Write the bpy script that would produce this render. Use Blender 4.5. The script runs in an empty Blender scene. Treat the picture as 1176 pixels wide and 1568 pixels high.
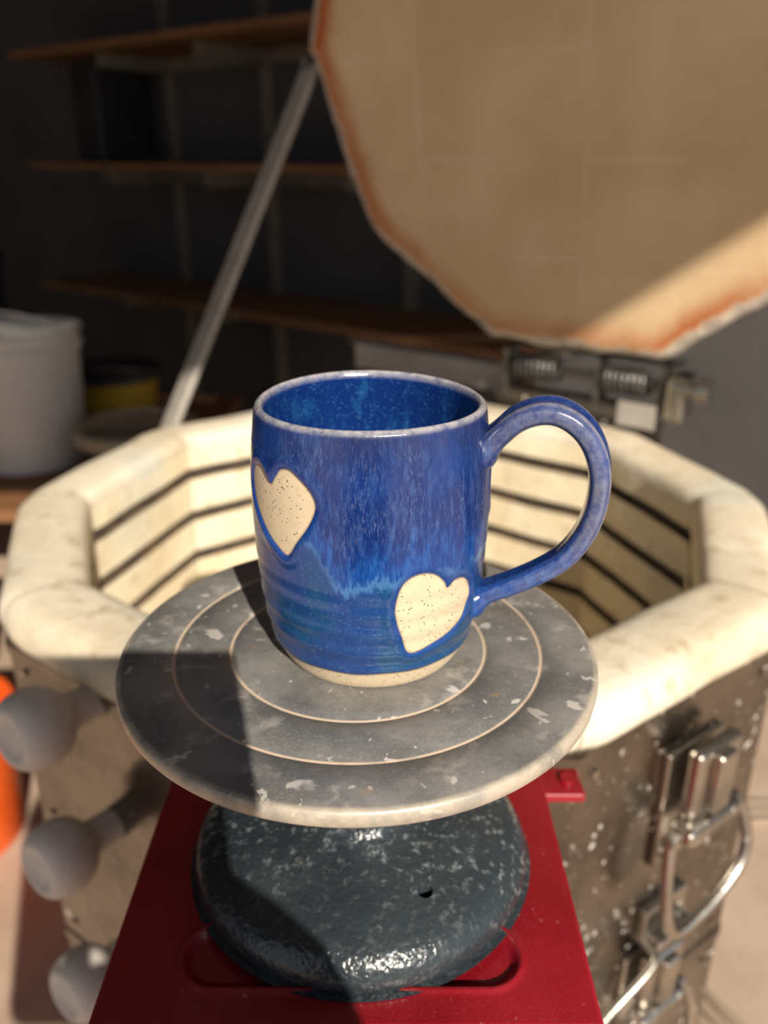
import bpy, math, random
import numpy as np
from mathutils import Vector, Matrix, Quaternion, noise as mnoise
random.seed(4)
pi=math.pi
C=bpy.context.scene.collection

# ------------------------------------------------------------ node helpers
class NB:
    def __init__(s,name):
        s.m=bpy.data.materials.new(name); s.m.use_nodes=True
        s.nt=s.m.node_tree; s.b=s.nt.nodes['Principled BSDF']; s.x=0
    def n(s,t,**k):
        nd=s.nt.nodes.new(t)
        for a,v in k.items(): setattr(nd,a,v)
        return nd
    def set(s,sock,v):
        if isinstance(v,bpy.types.NodeSocket): s.nt.links.new(v,sock)
        elif v is not None:
            if hasattr(sock,'default_value'):
                try:
                    sock.default_value=v
                except Exception:
                    sock.default_value=(v[0],v[1],v[2],1) if hasattr(v,'__len__') else (v,v,v)
    def math(s,op,a,b=0.0,c=0.0,clamp=False):
        nd=s.n('ShaderNodeMath',operation=op,use_clamp=clamp)
        s.set(nd.inputs[0],a); s.set(nd.inputs[1],b); s.set(nd.inputs[2],c); return nd.outputs[0]
    def mix(s,f,a,b,blend='MIX'):
        nd=s.n('ShaderNodeMix',data_type='RGBA',blend_type=blend)
        s.set(nd.inputs[0],f); s.col(nd.inputs[6],a); s.col(nd.inputs[7],b); return nd.outputs[2]
    def col(s,sock,v):
        if isinstance(v,bpy.types.NodeSocket): s.nt.links.new(v,sock)
        else: sock.default_value=(v[0],v[1],v[2],1)
    def smooth(s,v,a,b,o0=0.0,o1=1.0):
        nd=s.n('ShaderNodeMapRange',interpolation_type='SMOOTHSTEP')
        s.set(nd.inputs[0],v); nd.inputs[1].default_value=a; nd.inputs[2].default_value=b
        nd.inputs[3].default_value=o0; nd.inputs[4].default_value=o1; return nd.outputs[0]
    def attr(s,name):
        return s.n('ShaderNodeAttribute',attribute_name=name).outputs['Fac']
    def obj(s): return s.n('ShaderNodeTexCoord').outputs['Object']
    def scale(s,v,sc):
        nd=s.n('ShaderNodeMapping'); s.set(nd.inputs[0],v); nd.inputs[3].default_value=sc; return nd.outputs[0]
    def noise(s,vec,scale=5,detail=4,rough=.5,out=0,dist=0):
        nd=s.n('ShaderNodeTexNoise'); s.set(nd.inputs['Vector'],vec)
        nd.inputs['Scale'].default_value=scale; nd.inputs['Detail'].default_value=detail
        nd.inputs['Roughness'].default_value=rough; nd.inputs['Distortion'].default_value=dist; return nd.outputs[out]
    def vor(s,vec,scale=5,feature='F1'):
        nd=s.n('ShaderNodeTexVoronoi',feature=feature); s.set(nd.inputs['Vector'],vec)
        nd.inputs['Scale'].default_value=scale; return nd.outputs['Distance']
    def sep(s,v):
        nd=s.n('ShaderNodeSeparateXYZ'); s.set(nd.inputs[0],v); return nd.outputs
    def bump(s,h,strength=.3,dist=.001,normal=None):
        nd=s.n('ShaderNodeBump'); s.set(nd.inputs['Height'],h)
        nd.inputs['Strength'].default_value=strength; nd.inputs['Distance'].default_value=dist
        if normal is not None: s.set(nd.inputs['Normal'],normal)
        return nd.outputs[0]
    def out(s,color=None,rough=None,metal=None,normal=None,coat=None,spec=None):
        if color is not None: s.col(s.b.inputs['Base Color'],color)
        if rough is not None: s.set(s.b.inputs['Roughness'],rough)
        if metal is not None: s.set(s.b.inputs['Metallic'],metal)
        if normal is not None: s.set(s.b.inputs['Normal'],normal)
        if coat is not None: s.set(s.b.inputs['Coat Weight'],coat)
        if spec is not None: s.set(s.b.inputs['Specular IOR Level'],spec)
        return s.m

def simple(name,c1,c2,scale=8,rough=.6,metal=0,bump=.2,bd=.002,detail=5,sc=None,spec=None):
    b=NB(name); v=b.obj()
    if sc: v=b.scale(v,sc)
    f=b.noise(v,scale,detail,.6)
    f2=b.smooth(f,.3,.7)
    return b.out(b.mix(f2,c1,c2),rough,metal,b.bump(f,bump,bd),spec=spec)

# ------------------------------------------------------------ mesh helpers
def mesh_obj(name,verts,faces,mat=None,smooth=True,parent=None,mats=None,fmat=None,attrs=None):
    me=bpy.data.meshes.new(name); me.from_pydata([tuple(map(float,v)) for v in verts],[],faces); me.update()
    o=bpy.data.objects.new(name,me); C.objects.link(o)
    if mats:
        for m in mats: me.materials.append(m)
        if fmat is not None: me.polygons.foreach_set('material_index',fmat)
    elif mat: me.materials.append(mat)
    if smooth: me.polygons.foreach_set('use_smooth',[True]*len(me.polygons))
    if attrs:
        for k,a in attrs.items():
            at=me.attributes.new(k,'FLOAT','POINT'); at.data.foreach_set('value',np.asarray(a,dtype=np.float32))
    if parent: o.parent=parent
    return o
def empty(name,loc=(0,0,0)):
    e=bpy.data.objects.new(name,None); e.empty_display_size=.05; C.objects.link(e); e.location=loc; return e
def autosmooth(o,ang=35):
    me=o.data
    try: me.set_sharp_from_angle(angle=math.radians(ang))
    except Exception: pass
def box(name,cen,size,mat,rotz=0,bev=.002,parent=None,rot=None):
    x,y,z=[s/2 for s in size]
    v=[(-x,-y,-z),(x,-y,-z),(x,y,-z),(-x,y,-z),(-x,-y,z),(x,-y,z),(x,y,z),(-x,y,z)]
    f=[(0,3,2,1),(4,5,6,7),(0,1,5,4),(1,2,6,5),(2,3,7,6),(3,0,4,7)]
    o=mesh_obj(name,v,f,mat,smooth=False,parent=parent)
    o.location=cen; o.rotation_euler=rot if rot else (0,0,rotz)
    if bev:
        m=o.modifiers.new('bevel','BEVEL'); m.width=bev; m.segments=3
    return o
def lathe(name,prof,mat,n=96,loc=(0,0,0),parent=None,rot=None,closed=False,ang=40,attrs=None):
    verts=[];faces=[]
    for r,z in prof:
        for i in range(n):
            a=2*pi*i/n; verts.append((r*math.sin(a),-r*math.cos(a),z))
    m=len(prof)
    for j in range(m-1):
        for i in range(n):
            k=(i+1)%n
            faces.append((j*n+i,j*n+k,(j+1)*n+k,(j+1)*n+i))
    o=mesh_obj(name,verts,faces,mat,parent=parent)
    o.location=loc
    if rot is not None: o.rotation_mode='QUATERNION'; o.rotation_quaternion=rot
    autosmooth(o,ang); return o
def tube(name,pts,r,mat,n=12,parent=None,closed=False,cap=True):
    pts=[Vector(p) for p in pts]; m=len(pts); verts=[];faces=[]
    T=[]
    for i in range(m):
        if closed: t=pts[(i+1)%m]-pts[i-1]
        else: t=pts[min(i+1,m-1)]-pts[max(i-1,0)]
        T.append(t.normalized())
    up=Vector((0,0,1)) if abs(T[0].z)<.9 else Vector((1,0,0))
    Nn=(up-T[0]*up.dot(T[0])).normalized()
    for i in range(m):
        Nn=(Nn-T[i]*Nn.dot(T[i])).normalized(); B=T[i].cross(Nn)
        rr=r[i] if hasattr(r,'__len__') else r
        for k in range(n):
            a=2*pi*k/n; verts.append(pts[i]+Nn*math.cos(a)*rr+B*math.sin(a)*rr)
    for i in range(m if closed else m-1):
        j=(i+1)%m
        for k in range(n):
            l=(k+1)%n; faces.append((i*n+k,i*n+l,j*n+l,j*n+k))
    if cap and not closed:
        faces.append(tuple(range(n-1,-1,-1))); faces.append(tuple((m-1)*n+k for k in range(n)))
    o=mesh_obj(name,verts,faces,mat,parent=parent); autosmooth(o,50); return o
def catmull(P,per=10,closed=False):
    P=[np.array(p,float) for p in P]; n=len(P); out=[]
    R=range(n) if closed else range(n-1)
    for i in R:
        if closed: p0,p1,p2,p3=P[i-1],P[i],P[(i+1)%n],P[(i+2)%n]
        else: p0,p1,p2,p3=P[max(i-1,0)],P[i],P[i+1],P[min(i+2,n-1)]
        for k in range(per):
            t=k/per
            out.append(.5*((2*p1)+(-p0+p2)*t+(2*p0-5*p1+4*p2-p3)*t*t+(-p0+3*p1-3*p2+p3)*t**3))
    if not closed: out.append(P[-1])
    return out

# ------------------------------------------------------------ MATERIALS
def mat_glaze():
    b=NB('blue_glaze_stoneware'); o=b.obj()
    heart=b.attr('heart'); low=b.attr('low'); foot=b.attr('foot'); pale=b.attr('pale'); inn=b.attr('inner')
    st=b.noise(b.scale(o,(520,520,110)),1,6,.68)
    st2=b.noise(b.scale(o,(1700,1700,380)),1,4,.65)
    big=b.noise(o,38,3,.5)
    mid=b.noise(b.scale(o,(150,150,60)),1,4,.6)
    fine=b.noise(o,900,2,.5)
    s=b.smooth(st,.42,.68)
    s2=b.smooth(st2,.50,.74)
    deep=(.006,.022,.125); viol=(.026,.062,.205); lite=(.16,.20,.34)
    up=b.mix(s,deep,viol)
    up=b.mix(b.math('MULTIPLY',s2,b.smooth(mid,.40,.64,.10,.60)),up,lite)
    up=b.mix(b.smooth(big,.40,.66,0,.6),up,(.007,.044,.22))
    up=b.mix(b.math('MULTIPLY',b.smooth(low,-.052,-.036,1,0),b.smooth(mid,.35,.6,.2,.6)),up,(.024,.028,.08))
    cob=b.mix(s,(.005,.042,.22),(.014,.090,.34))
    cob=b.mix(b.math('MULTIPLY',s2,.25),cob,(.07,.19,.42))
    up=b.mix(b.math('MULTIPLY',b.smooth(b.math('ADD',low,b.math('MULTIPLY',b.math('SUBTRACT',st,.5),.03)),-.020,-.003),.85),up,cob)
    teal=b.smooth(b.noise(b.scale(o,(34,34,26)),1,4,.55),.46,.64)
    lo=b.mix(teal,(.012,.046,.185),(.009,.066,.165))
    lo=b.mix(b.math('MULTIPLY',s,.30),lo,(.036,.090,.26))
    lo=b.mix(b.math('MULTIPLY',b.smooth(fine,.60,.72),.3),lo,(.14,.25,.38))
    wob=b.math('ADD',low,b.math('MULTIPLY',b.math('SUBTRACT',st,.5),.014))
    glaze=b.mix(b.smooth(wob,-.002,.002),up,lo)
    edge=b.math('MULTIPLY',b.smooth(wob,-.0022,.0003),b.smooth(wob,.0003,.0035,1,0))
    glaze=b.mix(b.math('MULTIPLY',edge,b.smooth(big,.35,.6,.15,.65)),glaze,(.08,.22,.46))
    inc=b.mix(b.smooth(mid,.50,.74),(.005,.024,.14),(.012,.080,.24))
    inc=b.mix(b.math('MULTIPLY',b.smooth(fine,.57,.7),.35),inc,(.06,.20,.36))
    glaze=b.mix(inn,glaze,inc)
    halo=b.smooth(heart,.0003,.0045,1,0)
    glaze=b.mix(b.math('MULTIPLY',halo,.6),glaze,(.005,.042,.24))
    pn=b.math('MULTIPLY',pale,b.smooth(b.noise(o,260,5,.7),.25,.62,.25,1))
    glaze=b.mix(pn,glaze,(.44,.42,.42))
    cn=b.noise(o,260,4,.6)
    clay=b.mix(cn,(.56,.44,.29),(.70,.57,.40))
    sp=b.vor(o,760); sp2=b.noise(o,420,1,.5)
    spk=b.math('MULTIPLY',b.smooth(sp,.18,.27,1,0),b.smooth(sp2,.47,.53))
    clay=b.mix(spk,clay,(.07,.045,.03))
    isc=b.math('MAXIMUM',b.smooth(heart,-.00012,.00012,1,0),b.smooth(foot,-.0002,.0002,1,0))
    brown=b.math('MAXIMUM',b.math('MULTIPLY',b.smooth(heart,-.0008,0),b.smooth(heart,0,.0005,1,0)),
                 b.math('MULTIPLY',b.smooth(foot,-.0012,0),b.smooth(foot,0,.0005,1,0)))
    col=b.mix(isc,glaze,clay)
    col=b.mix(b.math('MULTIPLY',brown,.55),col,(.30,.20,.10))
    rough=b.math('ADD',b.math('MULTIPLY',isc,.62),b.math('ADD',.10,b.math('MULTIPLY',s,.08)))
    h=b.math('ADD',b.math('MULTIPLY',st,.5),b.math('ADD',b.math('MULTIPLY',fine,.12),b.math('MULTIPLY',big,1.2)))
    return b.out(col,rough,0,b.bump(h,.35,.0006),spec=.65)
GL=mat_glaze()

def mat_wheel():
    b=NB('banding_wheel_head_metal'); o=b.obj(); x=b.sep(o)
    r=b.math('SQRT',b.math('ADD',b.math('MULTIPLY',x[0],x[0]),b.math('MULTIPLY',x[1],x[1])))
    n1=b.noise(o,26,7,.68); n2=b.noise(o,900,3,.6); n3=b.noise(o,70,5,.65)
    c=b.mix(b.smooth(n1,.34,.68),(.145,.145,.145),(.28,.27,.26))
    c=b.mix(b.math('MULTIPLY',b.smooth(n2,.5,.75),.35),c,(.42,.40,.38))
    c=b.mix(b.math('MULTIPLY',b.smooth(n3,.55,.70),.6),c,(.50,.46,.42))
    sp=b.noise(b.scale(o,(1,1.25,1)),62,3,.5,dist=.4); c=b.mix(b.smooth(sp,.655,.69,0,.8),c,(.64,.60,.57))
    sp=b.noise(b.scale(o,(1.2,1,1)),170,2,.5); c=b.mix(b.smooth(sp,.68,.72,0,.75),c,(.62,.59,.56))
    rs=b.noise(o,95,4,.7); c=b.mix(b.smooth(rs,.64,.71,0,.45),c,(.40,.25,.13))
    ring=b.noise(b.math('MULTIPLY',r,1.0),2600,2,.5)
    for rr,w in ((.0737,.0006),(.0515,.0006)):
        d=b.math('ABSOLUTE',b.math('SUBTRACT',r,rr))
        c=b.mix(b.math('MULTIPLY',b.smooth(d,w*.6,w*1.6,1,0),b.smooth(n3,.25,.5,.45,.95)),c,(.66,.52,.40))
    d=b.smooth(r,.0930,.0950); c=b.mix(b.math('MULTIPLY',d,b.smooth(n3,.35,.6,.3,.85)),c,(.56,.48,.38))
    h=b.math('ADD',b.math('MULTIPLY',n2,.4),b.math('ADD',n1,b.math('MULTIPLY',ring,.08)))
    return b.out(c,b.smooth(n1,.3,.7,.32,.48),.15,b.bump(h,.25,.0006))
WH=mat_wheel()

def mat_hammer():
    b=NB('hammertone_dark_enamel'); o=b.obj()
    v=b.vor(o,520,'SMOOTH_F1'); n=b.noise(o,300,3,.5); big=b.noise(o,20,4,.6)
    fl=b.smooth(b.noise(o,260,4,.65),.53,.68)
    x=b.sep(o)
    c=b.mix(b.smooth(big,.35,.65),(.019,.026,.033),(.033,.044,.052))
    c=b.mix(b.math('MULTIPLY',fl,b.smooth(b.math('ADD',x[1],b.math('MULTIPLY',b.math('SUBTRACT',big,.5),.12)),-.055,-.01,.10,.60)),c,(.28,.31,.32))
    dust=b.smooth(b.noise(o,60,5,.7),.62,.74)
    c=b.mix(b.math('MULTIPLY',dust,.35),c,(.35,.33,.28))
    return b.out(c,.27,.0,b.bump(b.math('ADD',v,n),.4,.0010),coat=.2)
HM=mat_hammer()

def mat_red():
    b=NB('red_enamel_sheet_metal'); o=b.obj()
    n=b.noise(o,14,4,.6); f=b.noise(o,160,4,.7); g=b.noise(o,1400,1)
    c=b.mix(b.smooth(n,.35,.7),(.20,.004,.010),(.29,.008,.018))
    c=b.mix(b.math('MULTIPLY',b.smooth(f,.66,.74),.5),c,(.6,.32,.28))
    c=b.mix(b.math('MULTIPLY',b.smooth(g,.6,.75),.15),c,(.6,.15,.15))
    return b.out(c,b.smooth(n,.3,.7,.28,.42),.0,b.bump(n,.08,.001),coat=.4)
RD=mat_red()

def mat_brick(name,c1,c2,stain=.5,bs=.6):
    b=NB(name); o=b.obj()
    n=b.noise(o,9,5,.65); f=b.noise(o,180,4,.7); m=b.noise(o,45,5,.6)
    c=b.mix(b.smooth(n,.35,.68),c1,c2)
    c=b.mix(b.math('MULTIPLY',b.smooth(m,.54,.70),stain),c,(.46,.36,.22))
    c=b.mix(b.math('MULTIPLY',b.smooth(b.noise(o,5,3),.50,.70),stain),c,(.54,.56,.51))
    seam=b.attr('seam'); c=b.mix(b.math('MULTIPLY',b.smooth(seam,.0006,.0020,1,0),.6),c,(.18,.12,.07))
    return b.out(c,.9,0,b.bump(b.math('ADD',f,b.math('MULTIPLY',m,2)),bs,.0025),spec=.2)
BR=mat_brick('kiln_firebrick',(.77,.64,.43),(.87,.77,.58),.4,.4)
RIM=mat_brick('kiln_rim_cement',(.62,.53,.39),(.79,.71,.57),.75,.28)
GRV=simple('kiln_element_groove',(.05,.035,.025),(.14,.09,.05),60,.9)
ELM=simple('heating_element_wire',(.05,.045,.04),(.12,.10,.09),100,.6,.5)

def mat_lid():
    b=NB('kiln_lid_brick'); o=b.obj(); e=b.attr('edge'); x=b.sep(o)
    n=b.noise(o,7,4,.5); m=b.noise(o,37,5,.65,dist=.4)
    c=b.mix(b.smooth(n,.35,.68),(.68,.48,.28),(.78,.58,.36))
    def seam(v,off,sp):
        t=b.math('PINGPONG',b.math('ADD',v,off+10*sp),sp/2)
        return b.smooth(t,.0006,.0022,1,0)
    row=b.math('FLOOR',b.math('DIVIDE',b.math('ADD',x[0],5.0),.114))
    sx=seam(x[0],5.0,.228)
    zz=b.math('ADD',x[2],b.math('MULTIPLY',row,.115))
    sz=seam(zz,0,.23)
    sm=b.math('MAXIMUM',sx,sz)
    c=b.mix(b.math('MULTIPLY',sm,b.smooth(b.noise(o,5,1),.4,.6,.12,.45)),c,(.92,.78,.56))
    ee=b.math('ADD',e,b.math('MULTIPLY',b.math('SUBTRACT',m,.5),.03))
    band=b.math('MULTIPLY',b.smooth(ee,.008,.018),b.smooth(ee,.018,.052,1,0))
    c=b.mix(b.math('MULTIPLY',band,b.smooth(b.noise(o,6,2),.35,.6,.40,1)),c,(.44,.12,.03))
    c=b.mix(b.smooth(ee,.008,.016,1,0),c,b.mix(b.smooth(m,.35,.65),(.36,.30,.25),(.72,.66,.58)))
    return b.out(c,.92,0,b.bump(m,.25,.003),spec=.15)
LID=mat_lid()

def mat_steel(name,base=(.42,.40,.37),rough=.28,thr=.80):
    b=NB(name); o=b.obj()
    br=b.noise(b.scale(o,(6,6,260)),1,4,.6); n=b.noise(o,12,5,.65); f=b.noise(o,120,4,.7)
    c=b.mix(b.smooth(n,.35,.7),base,tuple(k*.55 for k in base))
    d=b.smooth(b.math('ADD',f,b.math('MULTIPLY',n,.3)),thr,thr+.08)
    d2=b.smooth(b.noise(o,75,2,.5),.70,.725)
    d=b.math('MAXIMUM',d,b.math('MULTIPLY',d2,.9))
    c=b.mix(d,c,(.62,.58,.52))
    r=b.math('ADD',b.smooth(n,.3,.7,rough*.7,rough*1.5),b.math('MULTIPLY',d,.4))
    return b.out(c,r,b.math('SUBTRACT',1.0,d),b.bump(b.math('ADD',br,b.math('MULTIPLY',n,4)),.15,.002))
ST=mat_steel('stainless_jacket',(.30,.27,.235),.20,.77)
CH=mat_steel('zinc_hardware',(.62,.58,.52),.25)
HS=mat_steel('hinge_steel',(.24,.22,.20),.35)
SPG=simple('spring_steel',(.10,.095,.09),(.22,.21,.20),60,.35,.8)
DK=simple('dark_steel',(.03,.03,.035),(.08,.08,.08),60,.4,.6)
STRUT=simple('painted_strut',(.34,.31,.27),(.45,.41,.36),20,.5,.1)
PLUG=simple('ceramic_plug',(.60,.54,.49),(.72,.66,.61),40,.8,0,.3,.001)
WALL=simple('grey_wall_paint',(.062,.057,.056),(.080,.074,.072),3,.85,0,.1)
CEIL=simple('ceiling_paint',(.16,.15,.14),(.20,.19,.18),3,.9,0,.1)
CONC=simple('concrete',(.40,.29,.21),(.52,.39,.30),6,.9,0,.3,.004,8)
WOODB=NB('plywood'); _o=WOODB.obj(); _n=WOODB.noise(WOODB.scale(_o,(4,60,60)),1,5,.6)
WOOD=WOODB.out(WOODB.mix(WOODB.smooth(_n,.35,.7),(.17,.075,.028),(.29,.14,.06)),.7,0,WOODB.bump(_n,.2,.002))
PALEW=simple('pale_pine',(.14,.115,.085),(.19,.155,.115),12,.7)
WPL=simple('white_plastic',(.68,.64,.58),(.76,.72,.66),5,.45,0,.05)
BPL=simple('black_plastic',(.012,.012,.013),(.025,.025,.025),6,.5,0,.3,.01)
YPL=simple('yellow_plastic',(.45,.28,.02),(.52,.33,.03),6,.45,0,.05)
OPL=simple('orange_plastic',(.80,.10,.01),(.88,.14,.02),6,.45,0,.05)
GRNP=simple('green_plastic',(.02,.12,.04),(.03,.16,.05),6,.5,0,.05)
CRM=simple('cream_plastic',(.36,.28,.19),(.42,.34,.24),6,.5,0,.05)
HOSE=simple('tan_hose_rubber',(.30,.22,.16),(.36,.27,.20),6,.7,0,.05)

# ------------------------------------------------------------ COFFEE MUG
MUGX,MUGY,BATZ=-.005,.003,.936
mug=empty('coffee_mug',(MUGX,MUGY,BATZ+.0002))
prof_h=[0,.002,.005,.010,.020,.030,.040,.050,.060,.070,.080,.088,.094,.099,.1015]
prof_r=[.0343,.0358,.0374,.0394,.0417,.0430,.0438,.0444,.0447,.0446,.0443,.0437,.0430,.0424,.0420]
def Rof(h):
    return np.interp(h,HH,RR)
_c=catmull(list(zip(prof_h,prof_r)),12); HH=[p[0] for p in _c]; RR=[p[1] for p in _c]
h1=[(-64,.0835),(-59,.0838),(-54,.0812),(-50,.0797),(-46.5,.0830),(-43,.0862),(-38,.0868),(-33,.0850),(-27,.0815),(-24,.0775),(-24.5,.0735),(-28,.0680),(-34,.0615),(-39.8,.0554),(-46,.0572),(-53,.0605),(-60,.0650),(-67,.0705),(-70,.0765),(-68,.0815)]
h2=[(14,.0465),(18.5,.0503),(25,.0512),(31,.0496),(36,.0458),(38.5,.0427),(43,.0445),(49,.0438),(54.5,.0400),(56.5,.0350),(54,.0290),(46.5,.0232),(32.5,.0203),(20,.0186),(15.5,.0262),(12.3,.0345),(12.0,.0400)]
h3=[(a+150,h-.005) for a,h in h1]; h4=[(a+150,h+.02) for a,h in h2]
def poly(hs,per=6):
    P=[(math.radians(a)*.0435,h) for a,h in hs]
    return np.array(catmull(P,per,True))
def sdf(px,py,poly):
    d=np.full(px.shape,1e9); ins=np.zeros(px.shape,bool); n=len(poly)
    for i in range(n):
        a=poly[i]; b=poly[(i+1)%n]; e=b-a; wx=px-a[0]; wy=py-a[1]
        t=np.clip((wx*e[0]+wy*e[1])/(e@e+1e-15),0,1)
        d=np.minimum(d,(wx-e[0]*t)**2+(wy-e[1]*t)**2)
        c=((a[1]>py)!=(b[1]>py))
        xi=(b[0]-a[0])*(py-a[1])/((b[1]-a[1]) if b[1]!=a[1] else 1e-12)+a[0]
        ins^= c&(px<xi)
    d=np.sqrt(d); return np.where(ins,-d,d)
NT=640
prof=[]
prof+= [(.0001,.0015,0),(.027,.0015,0),(.0305,.0008,0),(.0325,0,0)]
for h in np.linspace(.0004,.1005,330): prof.append((float(Rof(h)),float(h),0))
prof+= [(.04195,.1014,0),(.0415,.1021,.3),(.0408,.1025,.5),(.0401,.1022,.7),(.0395,.1014,1)]
for h in np.linspace(.0995,.010,90): prof.append((float(Rof(h))-.0034,float(h),1))
prof+= [(.034,.0068,1),(.028,.0052,1),(.015,.0045,1),(.0001,.0045,1)]
PR=np.array(prof); M=len(PR)
al=np.linspace(-pi,pi,NT,endpoint=False)
A,J=np.meshgrid(al,np.arange(M)); Rr=PR[J,0]; Hh=PR[J,1]; K=PR[J,2]
arc=A*.0435
hs=np.full(A.shape,1.0)
for hp in (h1,h2,h3,h4):
    P=poly(hp)
    for sh in (0,2*pi*.0435,-2*pi*.0435):
        hs=np.minimum(hs,sdf(arc+sh,Hh,P))
hs=np.where(K>0,.05,hs)
hb=np.interp(np.degrees(A),[-180,-140,-110,-90,-62,-45,-38,-30,-24,-17,-12,-4,6,16,30,45,60,80,110,140,180],
             [.050,.046,.055,.052,.058,.060,.060,.064,.060,.050,.0455,.0480,.0500,.0500,.052,.048,.049,.050,.046,.053,.050])
lowv=np.where(K>0,-.02,hb-Hh)
footl=.0088+.0004*np.sin(3*A+1)+.0002*np.sin(11*A)
footv=np.where((K>0),.05,Hh-footl)
glz=np.clip(hs/.0012,0,1)*np.clip(footv/.0010,0,1)
glz=glz*glz*(3-2*glz)
thr=.00020*np.sin(Hh*2*pi/.0085+np.sin(A)*1.2)*np.clip((.055-Hh)/.025,0,1)*np.clip(footv/.004,0,1)
pool=.0005*np.exp(-((hs-.0028)/.002)**2)*(hs>0)
dr=np.where(K==0,.00045*glz+thr+pool*glz+.0003*np.exp(-((footv-.0015)/.0015)**2),0)
dr=np.where(Hh<.0003,0,dr)
wob=.00022*np.sin(2*A+.6)*Hh/.1
Rr2=Rr+dr+wob
V=np.stack([Rr2*np.sin(A),-Rr2*np.cos(A),Hh+np.where(Hh>.09,.0004*np.sin(2*A+1),0)],-1).reshape(-1,3)
F=[]
for j in range(M-1):
    for i in range(NT):
        k=(i+1)%NT; F.append((j*NT+i,j*NT+k,(j+1)*NT+k,(j+1)*NT+i))
pale=np.exp(-((Hh-.1022)/.0011)**2)*.95
mesh_obj('mug_body',V,F,GL,parent=mug,attrs=dict(heart=hs.ravel(),low=lowv.ravel(),foot=footv.ravel(),pale=pale.ravel(),inner=K.ravel()))
# handle
hc=[(.0385,.0850),(.0425,.0872),(.0475,.0925),(.0540,.0988),(.0620,.1022),(.0695,.1016),(.0765,.0970),(.0815,.0895),(.0840,.0795),(.0835,.0680),(.0800,.0565),(.0735,.0465),(.0650,.0395),(.0560,.0340),(.0480,.0298),(.0425,.0265),(.0385,.0240)]
cp=catmull(hc,10); m=len(cp); az=math.radians(76)
D=Vector((math.sin(az),-math.cos(az),0)); Bn=Vector((math.cos(az),math.sin(az),0)); Z=Vector((0,0,1))
L=[0]
for i in range(1,m): L.append(L[-1]+np.linalg.norm(cp[i]-cp[i-1]))
V=[];pal=[];NS=40
for i in range(m):
    a=cp[max(i-1,0)]; b_=cp[min(i+1,m-1)]; T=(D*(b_[0]-a[0])+Z*(b_[1]-a[1])).normalized()
    Nn=Bn.cross(T).normalized()
    s=L[i]; e=L[-1]-s
    w=np.interp(s/L[-1],[0,.2,.5,.8,1],[.0085,.0090,.0082,.0068,.0070]); t=np.interp(s/L[-1],[0,.3,.7,1],[.0046,.0046,.0042,.0040])
    fl=math.exp(-(max(s-.003,0)/.0045)**2); fe=math.exp(-(max(e-.003,0)/.004)**2)
    w+=.0025*fl+.0030*fe; t+=.0030*fl+.0030*fe
    c=D*cp[i][0]+Z*cp[i][1]
    for k in range(NS):
        ph=2*pi*k/NS; cx=math.cos(ph); sy=math.sin(ph)
        cx2=math.copysign(abs(cx)**.8,cx); sy2=math.copysign(abs(sy)**.8,sy)
        g=1-.42*math.exp(-(cx/.33)**2)*(1 if sy<0 else .25)
        p=c+Bn*(w*cx2)+Nn*(t*sy2*g)
        V.append(p)
        q=max(math.exp(-((abs(cx)-.97)/.10)**2)*.35, math.exp(-((abs(cx)-.62)/.16)**2)*(.60 if sy<0 else .1))
        pal.append(q*(1-fl)*(1-fe)*(.35+.65*max(0,math.sin(pi*min(1,s/L[-1]*1.15)))))
F=[]
for i in range(m-1):
    for k in range(NS):
        l=(k+1)%NS; F.append((i*NS+k,(i+1)*NS+k,(i+1)*NS+l,i*NS+l))
n=len(V)
mesh_obj('handle',V,F,GL,parent=mug,attrs=dict(heart=[.05]*n,low=[max(min(.045-v.z,-.005),-.03) for v in V],foot=[.05]*n,pale=pal,inner=[0]*n))

# ------------------------------------------------------------ BANDING WHEEL
BX=-.0105; REDZ=.826
bw=empty('banding_wheel',(BX,0,REDZ+.0002))
bh=BATZ-REDZ-.0002
def grv(r): return [(r-.0007,bh),(r-.0003,bh-.0004),(r+.0003,bh-.0004),(r+.0007,bh)]
pf=[(.0001,bh-.00)]+[(r,bh) for r in (.01,.03,.045)]+grv(.0515)+[(.06,bh)]+grv(.0737)+[(.085,bh),(.0935,bh),(.0950,bh-.0004),(.0958,bh-.0013),(.0960,bh-.0035),(.0957,bh-.006),(.0945,bh-.0076),(.090,bh-.0080),(.030,bh-.009),(.024,bh-.018),(.017,bh-.022),(.0165,bh-.055),(.0001,bh-.055)]
lathe('wheel_head',pf,WH,n=192,parent=bw,ang=50)
pf=[(.0001,.0002),(.071,.0002),(.0732,.0006),(.0745,.0025),(.0748,.005),(.0742,.0085),(.0722,.0120),(.0688,.0153),(.0642,.0178),(.0580,.0198),(.050,.0216),(.040,.0234),(.030,.0250),(.024,.028),(.0205,.034),(.0195,.042),(.019,.056),(.0185,.060),(.016,.0615),(.0001,.0615)]
pf=[tuple(p) for p in catmull(pf,5)]
base=lathe('wheel_base',pf,HM,n=256,parent=bw,ang=80)
hx,hy=.0270,-.0440
bpy.ops.mesh.primitive_cylinder_add(radius=.0032,depth=.03,location=(0,0,0),vertices=32)
cut=bpy.context.active_object
cut.data.materials.append(BPL)
cut.data.transform(Matrix.Translation((hx,hy,.020+.008)))
mod=base.modifiers.new('hole','BOOLEAN'); mod.operation='DIFFERENCE'; mod.object=cut; mod.solver='EXACT'
cut.parent=bw
bpy.context.view_layer.update()
dg=bpy.context.evaluated_depsgraph_get(); ev=base.evaluated_get(dg); me2=bpy.data.meshes.new_from_object(ev)
base.modifiers.clear(); base.data=me2; bpy.data.objects.remove(cut)

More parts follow.
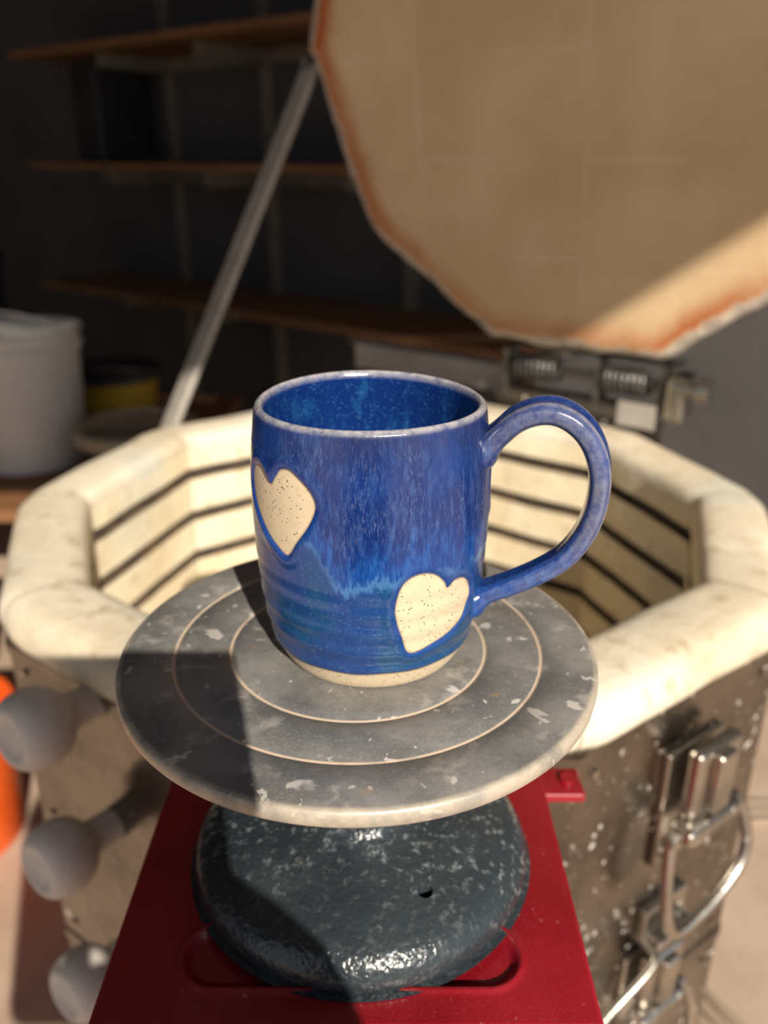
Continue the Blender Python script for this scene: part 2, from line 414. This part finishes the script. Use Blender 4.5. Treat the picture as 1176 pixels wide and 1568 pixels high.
# ------------------------------------------------------------ KILN
KX,KY=.008,.500; NS10=10
kiln=empty('pottery_kiln',(0,0,0))
def deca_sweep(name,prof,mats,fm,parent,per=14,rim=False,cx=KX,cy=KY):
    n=10*per; verts=[];faces=[];fmat=[];seam=[]
    for r,z in prof:
        for i in range(n):
            s=i//per; u=(i%per)/per
            a0=math.radians(36*s); a1=math.radians(36*(s+1)); R=r/math.cos(math.radians(18))
            x=R*((1-u)*math.cos(a0)+u*math.cos(a1)); y=R*((1-u)*math.sin(a0)+u*math.sin(a1))
            if rim:
                q=Vector((x*12,y*12,z*12)); d=mnoise.noise(q)*.0024+mnoise.noise(q*3)*.0008
                rr=math.hypot(x,y)
                cr=min(u,1-u)*2*r*math.tan(math.radians(18))
                d-=.006*math.exp(-(cr/.012)**2)*(1 if r>.34 else 0)
                x+=x/rr*d; y+=y/rr*d; z2=z+mnoise.noise(q+Vector((7,3,1)))*.0016
            else: z2=z
            verts.append((cx+x,cy+y,z2))
            dd=min(u,1-u)*2*r*math.tan(math.radians(18)); seam.append(dd)
    for j in range(len(prof)-1):
        for i in range(n):
            k=(i+1)%n; faces.append((j*n+i,j*n+k,(j+1)*n+k,(j+1)*n+i)); fmat.append(fm[j])
    o=mesh_obj(name,verts,faces,mats=mats,fmat=fmat,parent=parent,attrs=dict(seam=seam)); autosmooth(o,32 if not rim else 38); return o
prof=[(.352,.760),(.3635,.766),(.3662,.772),(.3670,.779),(.3660,.786),(.3635,.7925),(.3595,.7975),(.354,.8005),(.346,.802),(.330,.8025),(.314,.802),(.3060,.8005),(.3010,.7975),(.2978,.792),(.2965,.784)]
fm=[0]*(len(prof)-1)
z=.760
gz=[]
while z>.16:
    prof+=[(.2965,z),(.3085,z-.003),(.3085,z-.0105),(.2965,z-.0145)]
    fm+=[1,2,2,2]; gz.append(z-.007)
    z-=.0555
prof+=[(.2965,.13),(.001,.13)]; fm+=[1,1]
deca_sweep('brick_chamber',prof,[RIM,BR,GRV],fm,kiln,per=30,rim=True)
for i,g in enumerate(gz):
    pts=[]
    R=.3050/math.cos(math.radians(18))
    for s in range(10):
        a0=math.radians(36*s); a1=math.radians(36*(s+1))
        for u in (0.03,.35,.65,.97): pts.append((KX+R*((1-u)*math.cos(a0)+u*math.cos(a1)),KY+R*((1-u)*math.sin(a0)+u*math.sin(a1)),g))
    tube('element_%d'%(i+1),pts,.0028,ELM,8,kiln,closed=True)
prof=[(.30,.10),(.361,.10),(.361,.44),(.3625,.441),(.3625,.452),(.361,.453),(.361,.755),(.3628,.756),(.3632,.764),(.3615,.765),(.355,.764)]
deca_sweep('steel_jacket',prof,[ST],[0]*(len(prof)-1),kiln,per=6)
prof=[(.001,.10),(.34,.10),(.34,.07),(.001,.07)]
deca_sweep('base_plate',prof,[ST],[0]*3,kiln,per=2)
for k in range(5):
    a=2*pi*k/5+.3; x,y=KX+.27*math.cos(a),KY+.27*math.sin(a)
    tube('stand_leg_%d'%(k+1),[(x,y,0.0),(x,y,.072)],.016,DK,12,kiln)
def face_frame(deg,inr):
    a=math.radians(deg); n=Vector((math.cos(a),math.sin(a),0)); t=Vector((-math.sin(a),math.cos(a),0))
    return Vector((KX,KY,0))+n*inr, n, t
c,nv,tv=face_frame(-126,.361)
off=(Vector((-.236,.181,0))-c).dot(tv)
q=Vector((0,0,1)).rotation_difference((nv+Vector((0,0,.10))).normalized())
pp=[(.0001,-.02),(.012,-.02),(.0135,.018),(.0150,.024),(.0215,.029),(.0265,.036),(.0285,.045),(.0280,.054),(.0255,.061),(.0215,.0655),(.0180,.0665),(.0150,.0655),(.0120,.0640),(.006,.0630),(.0001,.0628)]
pp=[tuple(p) for p in catmull(pp,4)]
for i,zz in enumerate((.762,.645,.512)):
    p=c+tv*off; lathe('peephole_plug_%d'%(i+1),pp,PLUG,n=48,loc=(p.x,p.y,zz-.008),parent=kiln,rot=q,ang=70)
def latch(idx,zz,off,k=1.35):
    c,nv,tv=face_frame(-54,.361)
    o=c+tv*off
    rz=math.atan2(tv.y,tv.x)
    def W(t,n,z): return o+tv*t*k+nv*n*k+Vector((0,0,zz+z*k))
    def S(a,b,c_): return (a*k,b*k,c_*k)
    box('latch%d_plate'%idx,W(0,.002,.008),S(.050,.004,.080),CH,rz,.002,kiln)
    box('latch%d_lever'%idx,W(0.002,.013,.030),S(.040,.010,.046),CH,rz,.006,kiln)
    box('latch%d_lever_rib'%idx,W(0.002,.020,.030),S(.016,.006,.040),CH,rz,.004,kiln)
    box('latch%d_hook'%idx,W(0,.016,.002),S(.050,.016,.012),CH,rz,.006,kiln)
    tube('latch%d_pin'%idx,[W(-.032,.014,.0),W(.032,.014,.0)],.0055,CH,12,kiln)
    for j in (-.018,.018):
        tube('latch%d_rivet_%s'%(idx,'a' if j<0 else 'b'),[W(j,.003,-.022),W(j,.008,-.022)],.005,CH,12,kiln)
    loop=catmull([W(-.029,.014,0),W(-.032,.018,-.025),W(-.031,.022,-.052),W(-.022,.024,-.064),W(.004,.026,-.058),W(.028,.026,-.044),W(.036,.024,-.028),W(.035,.018,-.008),W(.030,.014,0)],7)
    tube('latch%d_bail'%idx,loop,.0048,CH,12,kiln)
    box('latch%d_keeper'%idx,W(-.006,.003,-.078),S(.040,.006,.026),CH,rz,.002,kiln)
    box('latch%d_keeper_lip'%idx,W(-.006,.010,-.086),S(.034,.012,.008),CH,rz,.002,kiln)
latch(1,.655,.014)
latch(2,.462,-.004,1.2)
c,nv,tv=face_frame(-54,.361)
H=lambda t,n,z:c+tv*t+nv*n+Vector((0,0,z))
tube('lift_rod',catmull([H(-.018,.0,.535),H(-.020,.018,.535),H(-.030,.024,.530),H(-.070,.022,.512),H(-.100,.020,.500),H(-.103,.0,.498)],6),.0036,CH,12,kiln)
for dg in (-54,-126,-90,-18):
    c,nv,tv=face_frame(dg,.361)
    for zz in (.742,.60,.47,.42,.25):
        for s in (-.100,.100):
            p=c+tv*s+Vector((0,0,zz)); tube('rivet_%d_%d_%d'%(abs(dg),int(zz*1000),1 if s<0 else 2),[p,p+nv*.0025],.003,CH,10,kiln)

# ---- control box (red)
X0,X1,Y0,Y1=-.1075,.0795,-.0845,.1265
red=empty('kiln_control_box',(0,0,0))
nx,ny=190,200; V=[];F=[]
def stad(x,y):
    ax,bx,cy,r=-.066,.040,-.0560,.0135
    px=min(max(x,ax),bx); return math.hypot(x-px,y-cy)-r
for j in range(ny+1):
    for i in range(nx+1):
        x=X0+(X1-X0)*i/nx; y=Y0+(Y1-Y0)*j/ny
        d=stad(x,y); h=-.0032*(1-min(max((d+.0035)/.0045,0),1)**2*(3-2*min(max((d+.0035)/.0045,0),1)))+.0010*math.exp(-((d-.0016)/.0012)**2)
        V.append((x,y,REDZ+(h if abs(h)>1e-5 else 0)))
for j in range(ny):
    for i in range(nx):
        a=j*(nx+1)+i; F.append((a,a+1,a+nx+2,a+nx+1))
mesh_obj('top_panel',V,F,RD,parent=red)
ring=[(X0,Y0),(X1,Y0),(X1,Y1),(X0,Y1)]
V=[];F=[]
for k,(o,z) in enumerate([(0,REDZ),(.0008,REDZ-.0002),(.0016,REDZ-.0008),(.0020,REDZ-.002),(.0021,REDZ-.004),(.0021,.40),(0,.398),(-.09,.398)]):
    for (x,y) in ring:
        V.append((x+(o if x>0 else -o),y+(o if y>0 else -o),z))
for j in range(7):
    for i in range(4):
        k=(i+1)%4; F.append((j*4+i,(j+1)*4+i,(j+1)*4+k,j*4+k))
o=mesh_obj('side_panels',V,F,RD,parent=red); autosmooth(o,30)
box('hinge_tab',(.092,.058,.812),(.026,.022,.006),RD,0,.002,red)
tube('tab_screw',[(.097,.058,.815),(.097,.058,.8175)],.004,RD,12,red)
for k,zz in enumerate((.72,.62,.52)):
    q=Vector((0,0,1)).rotation_difference(Vector((0,-1,0)))
    lathe('dial_%d'%(k+1),[(.0001,.016),(.014,.016),(.016,.013),(.018,0)],BPL,32,(-.014,Y0-.002,zz),red,q)

# ---- kiln lid
lid=empty('kiln_lid',(.238,.782,.888))
lid.rotation_euler=(math.radians(8.5),0,math.radians(-36))
INR=.364
def dec_pt(inr,s,u):
    a0=math.radians(-108+36*s); a1=math.radians(-108+36*(s+1)); R=inr/math.cos(math.radians(18))
    return R*((1-u)*math.cos(a0)+u*math.cos(a1)), R*((1-u)*math.sin(a0)+u*math.sin(a1))
per=16; n=10*per; V=[];F=[];E=[]
rings=[(r,0.0,'f') for r in np.linspace(.004,.340,30)]+[(.348,.0,'f'),(.355,.001,'f'),(.3605,.0045,'f'),(.3640,.011,'e'),(.365,.020,'e'),(.3645,.032,'e')]
for r,dp,k in rings:
    for i in range(n):
        x,z=dec_pt(r,i//per,(i%per)/per)
        q=Vector((x*16,z*16,dp*16)); 
        dd=mnoise.noise(q)*.0060+mnoise.noise(q*3.1)*.0025 if r>.345 else 0
        rr=math.hypot(x,z); x+=x/rr*dd; z+=z/rr*dd
        V.append((x,dp+(abs(mnoise.noise(q*2))*.004 if r>.35 else 0),z+INR)); E.append(INR-r+(0 if k=='f' else -dp))
for j in range(len(rings)-1):
    for i in range(n):
        k=(i+1)%n; F.append((j*n+i,j*n+k,(j+1)*n+k,(j+1)*n+i))
c0=len(V); V.append((0,0,INR)); E.append(INR)
for i in range(n): F.append((c0,(i+1)%n,i))
o=mesh_obj('lid_brick',V,F,LID,parent=lid,attrs=dict(edge=E)); autosmooth(o,40)
V=[];F=[]
for r,dp in [(.355,.028),(.366,.028),(.367,.030),(.367,.070),(.365,.072),(.001,.072)]:
    for s in range(10):
        x,z=dec_pt(r,s,0); V.append((x,dp,z+INR))
for j in range(5):
    for s in range(10):
        k=(s+1)%10; F.append((j*10+s,j*10+k,(j+1)*10+k,(j+1)*10+s))
mesh_obj('lid_band',V,F,HS,smooth=False,parent=lid)

# ---- hinge
hinge=empty('lid_hinge',(0,0,0))
hc0=Vector((.238,.801,0)); ht=Vector((.809,-.588,0)); hn=Vector((.588,.809,0))
def HP(s,n,z): return hc0+ht*s+hn*n+Vector((0,0,z))
rzh=math.atan2(ht.y,ht.x)
tube('hinge_rod',[HP(-.10,.014,.853),HP(.155,.014,.853)],.006,HS,14,hinge)
def spring(nm,s0,s1):
    pts=[]; turns=7
    for i in range(turns*16+1):
        u=i/(turns*16); a=2*pi*turns*u
        pts.append(HP(s0+(s1-s0)*u,.014+.0155*math.cos(a),.853+.0155*math.sin(a)))
    tube(nm,pts,.0030,SPG,8,hinge)
spring('spring_1',-.072,-.012); spring('spring_2',.056,.112)
for k,s in enumerate((-.088,.045,.130)):
    box('hinge_bracket_%d'%(k+1),HP(s,.020,.846),(.008,.034,.062),HS,rzh,.002,hinge)
box('lower_leaf',HP(.02,.004,.790),(.24,.004,.055),HS,rzh,.001,hinge)
box('upper_leaf',HP(.02,.060,.873),(.24,.026,.004),HS,rzh,.001,hinge)
box('hinge_shelf',HP(.02,.020,.820),(.22,.03,.003),HS,rzh,.001,hinge)
box('end_bracket',HP(.152,.014,.842),(.026,.050,.060),CH,rzh,.008,hinge)
tube('end_bolt',[HP(.150,-.010,.860),HP(.190,-.010,.860)],.009,CH,14,hinge)
tube('end_knob',[HP(.178,-.010,.860),HP(.194,-.010,.860)],.014,CH,20,hinge)
box('label_tab',HP(.105,-.002,.814),(.050,.003,.032),STRUT,rzh,.001,hinge)
box('cross_bar',HP(-.245,.052,.822),(.270,.03,.040),STRUT,rzh,.003,hinge)
# strut
st=empty('lid_support_brace',(0,0,0))
pa=Vector((-.098,1.00,1.235)); pb=Vector((-.315,.835,.740))
dv=(pb-pa); q=dv.to_track_quat('Z','Y')
o=box('brace_arm',(pa+pb)/2,(.036,.010,dv.length),STRUT,0,.003,st); o.rotation_mode='QUATERNION'; o.rotation_quaternion=q
tube('brace_pivot',[pa+Vector((-.01,-.01,0)),pa+Vector((.02,.035,0))],.007,HS,12,st)
tube('brace_bolt',[pb+Vector((-.01,-.005,0)),pb+Vector((.03,-.03,0))],.008,CH,12,st)

# ------------------------------------------------------------ ROOM
W0=Vector((.29,2.28,0)); dd=Vector((-.7826,.6225,0)); nn=Vector((-.6225,-.7826,0)); RZ=math.atan2(-dd.y,-dd.x)
def RP(a,b,z): return W0+dd*a+nn*b+Vector((0,0,z))
def thickwall(name,a,b,z0,z1,mat,th=.1):
    a=Vector(a);b=Vector(b); mid=(a+b)/2; L_=(b-a).length
    return box(name,(mid.x,mid.y,(z0+z1)/2),(L_,th,z1-z0),mat,math.atan2((b-a).y,(b-a).x),0)
pa=RP(-4.6,-.05,0); pb=RP(3.4,-.05,0); thickwall('wall_back',pa,pb,0,2.75,WALL)
pa=RP(3.4,0,0); pb=RP(3.4,6.8,0); thickwall('wall_left',pa,pb,0,2.75,WALL)
WY=-1.2
hz=2.232; zt=2.75
P=[(-5.2,hz),(.890,hz),(1.55,hz+.35),(1.55,zt),(-5.2,zt)]  # unseen header; lower edge and sloped end shaped to bound sun on the lid
V=[(x,WY-.004,z) for x,z in P]+[(x,WY-.06,z) for x,z in P]
F=[(0,1,2,3,4),(9,8,7,6,5)]+[(i,i+5,(i+1)%5+5,(i+1)%5) for i in range(5)]
mesh_obj('wall_front',V,F,WALL,smooth=False)
box('wall_front_pier',(-3.9,WY-.03,hz/2),(2.6,.056,hz-.002),WALL,0,0)
mesh_obj('ceiling',[(-6,-1.2,2.752),(1.55,-1.2,2.752),(4.2,-1.2,2.752),(-.2,2.75,2.752),(-2.4,4.5,2.752),(-6,4.5,2.752)],[(0,5,4,3,2,1)],CEIL,smooth=False)
mesh_obj('floor',[(-8,-8,0),(8,-8,0),(8,6,0),(-8,6,0)],[(0,1,2,3)],CONC,smooth=False)

# shelves
sh=empty('wall_shelf_unit',(0,0,0))
for k,(zz,a0,a1,dp) in enumerate([(.655,-.32,1.80,.36),(1.085,-.32,1.80,.34),(1.450,-.32,1.80,.36),(1.74,-.32,1.30,.30)]):
    p=RP((a0+a1)/2,dp/2+.012,zz); box('shelf_board_%d'%(k+1),p,(a1-a0,dp,.022),WOOD,RZ,.002,sh)
    p=RP((a0+a1)/2,.03,zz-.035); box('shelf_cleat_%d'%(k+1),p,(a1-a0,.03,.045),PALEW,RZ,.002,sh)
for k,a in enumerate((-.2,.25,.85,1.35)):
    p=RP(a,.014,.95); box('upright_%d'%(k+1),p,(.045,.024,1.9),PALEW,RZ,.002,sh)
    for j,zz in enumerate((.655,1.085,1.45)):
        p=RP(a,.16,zz-.035); box('bracket_%d_%d'%(k+1,j+1),p,(.03,.29,.045),PALEW,RZ,.002,sh)
box('black_storage_box',RP(1.487,.19,1.2565),(.15,.20,.32),BPL,RZ,.008,sh)

# bench and buckets
bn=empty('wooden_bench',(0,0,0))
box('bench_top',(-.98,1.95,.365),(1.0,1.0,.03),WOOD,0,.003,bn)
for i,(x,y) in enumerate([(-1.42,1.5),(-.54,1.5),(-1.42,2.4),(-.54,2.4)]):
    box('bench_leg_%d'%(i+1),(x,y,.175),(.05,.05,.35),PALEW,0,.003,bn)
BZ=.3805
def bucket(name,loc,r,h,mat,lidm=None):
    e=empty(name,loc)
    pf=[(.0001,.002),(r*.86,.002),(r*.88,.006),(r*.97,h*.86),(r*1.03,h*.865),(r*1.03,h*.90),(r*.985,h*.905),(r*1.0,h*.97),(r*1.04,h*.975),(r*1.04,h),(r*.97,h),(r*.84,.01),(.0001,.01)]
    lathe('pail',pf,mat,64,(0,0,0),e)
    if lidm:
        lathe('lid',[(.0001,h+.004),(r*.9,h+.004),(r*.93,h+.010),(r*1.03,h+.010),(r*1.07,h+.004),(r*1.07,h-.02),(r*1.045,h-.02),(r*1.045,h-.001),(.0001,h-.001)],lidm,64,(0,0,0),e)
    pts=[(r*1.05*math.cos(a),-.02-abs(math.sin(a))*r*.5,h*.88+math.sin(a)*h*.28) for a in np.linspace(0,pi,20)]
    tube('bail_handle',pts,.004,WPL if mat is WPL else DK,8,e)
    return e
bucket('white_bucket',(-.93,1.80,BZ),.160,.345,WPL)
bucket('yellow_bucket',(-.82,2.22,BZ),.13,.14,YPL,BPL)
bucket('black_bucket',(-1.30,2.28,BZ),.15,.46,BPL,BPL)
bucket('yellow_tub',(-1.28,1.62,BZ),.13,.14,YPL)
bucket('clay_tub',(-.60,1.66,BZ),.14,.13,BPL,CRM)
bucket('green_bucket',(-1.22,2.0,BZ),.10,.42,GRNP)
bucket('orange_bucket',(-.76,.86,.0005),.125,.26,OPL)
bucket('red_bucket',(-.98,1.18,.0005),.13,.36,RD)
pts=[]
for i in range(3*60+1):
    a=2*pi*i/60; r=.24+.022*i/60; pts.append((.70+r*math.cos(a),.64+r*math.sin(a),.0065))
tube('coiled_hose',pts,.006,HOSE,8)

# ------------------------------------------------------------ unseen blocker added behind the viewpoint, standing in for a handheld phone's shadow
th=math.radians(23.1)
tb=empty('light_blocker',(0,-.294,1.12))
tb.rotation_euler=(-th,0,0)
box('blocker_panel',(-.0675,-.012,-.0655),(.207,.008,.145),BPL,0,.003,tb)  # panel added so its edges cast the shadow on the wheel head
P=[(.036,-.060),(.038,-.084),(.054,-.092),(.070,-.104),(.080,-.122),(.087,-.145),(.090,-.20),(.084,-.212),(-.165,-.212),(-.172,-.20),(-.172,-.060)]  # outline shaped for its shadow on the wheel base, widening like a hand
n=len(P); V=[(x,-.017,z) for x,z in P]+[(x,-.028,z) for x,z in P]
mesh_obj('blocker_plate',V,[tuple(range(n)),tuple(range(2*n-1,n-1,-1))]+[(i,i+n,(i+1)%n+n,(i+1)%n) for i in range(n)],BPL,smooth=False,parent=tb)
box('blocker_jaw',(-.055,-.020,-.128),(.10,.02,.012),BPL,0,.003,tb)
tr=empty('blocker_stand',(0,0,0))  # added only to hold up the shadow-casting panel
hd=Vector((-.055,-.385,.955))
tube('blocker_head',[hd+Vector((0,.018,.012)),hd+Vector((0,-.02,-.02))],.014,DK,16,tr)
tube('blocker_column',[(-.055,-.40,.945),(-.055,-.40,.45)],.011,DK,16,tr)
for k,a in enumerate((200,270,340)):
    x=-.055+.36*math.cos(math.radians(a)); y=-.40+.36*math.sin(math.radians(a))
    tube('blocker_leg_%d'%(k+1),[(-.055,-.40,.62),(x,y,.004)],.009,DK,12,tr)
box('blocker_bag',(-.040,-.475,.800),(.32,.10,.28),BPL,0,.025,tr)  # added out of view to shade the lower plugs on the kiln's left
tube('blocker_strap',catmull([(-.18,-.475,.93),(-.12,-.45,.945),(-.055,-.415,.946),(.0,-.45,.945),(.06,-.475,.93)],6),.006,BPL,8,tr)

# ------------------------------------------------------------ LIGHT
Ld=Vector((-.31*.848,.95*.848,-.53)).normalized()
s=bpy.data.lights.new('sun','SUN'); s.energy=6.5; s.angle=math.radians(.6); s.color=(1,.91,.77)
so=bpy.data.objects.new('sun',s); C.objects.link(so); so.rotation_mode='QUATERNION'; so.rotation_quaternion=Ld.to_track_quat('-Z','Y'); so.location=(2,-6,5)
w=bpy.data.worlds.new('world'); bpy.context.scene.world=w; w.use_nodes=True
bg=w.node_tree.nodes['Background']; bg.inputs[0].default_value=(.80,.88,1,1); bg.inputs[1].default_value=.62

# ------------------------------------------------------------ CAMERA
cam=bpy.data.cameras.new('camera'); co=bpy.data.objects.new('camera',cam); C.objects.link(co)
cam.sensor_fit='VERTICAL'; cam.sensor_height=36; cam.sensor_width=27; cam.lens=29.39
cam.clip_start=.004; cam.clip_end=50
co.location=(0,-.294,1.12); co.rotation_euler=(math.radians(90-23.1),0,0)
cam.dof.use_dof=True; cam.dof.focus_distance=.275; cam.dof.aperture_fstop=7.5
bpy.context.scene.camera=co
bpy.context.scene.view_settings.view_transform='Standard'
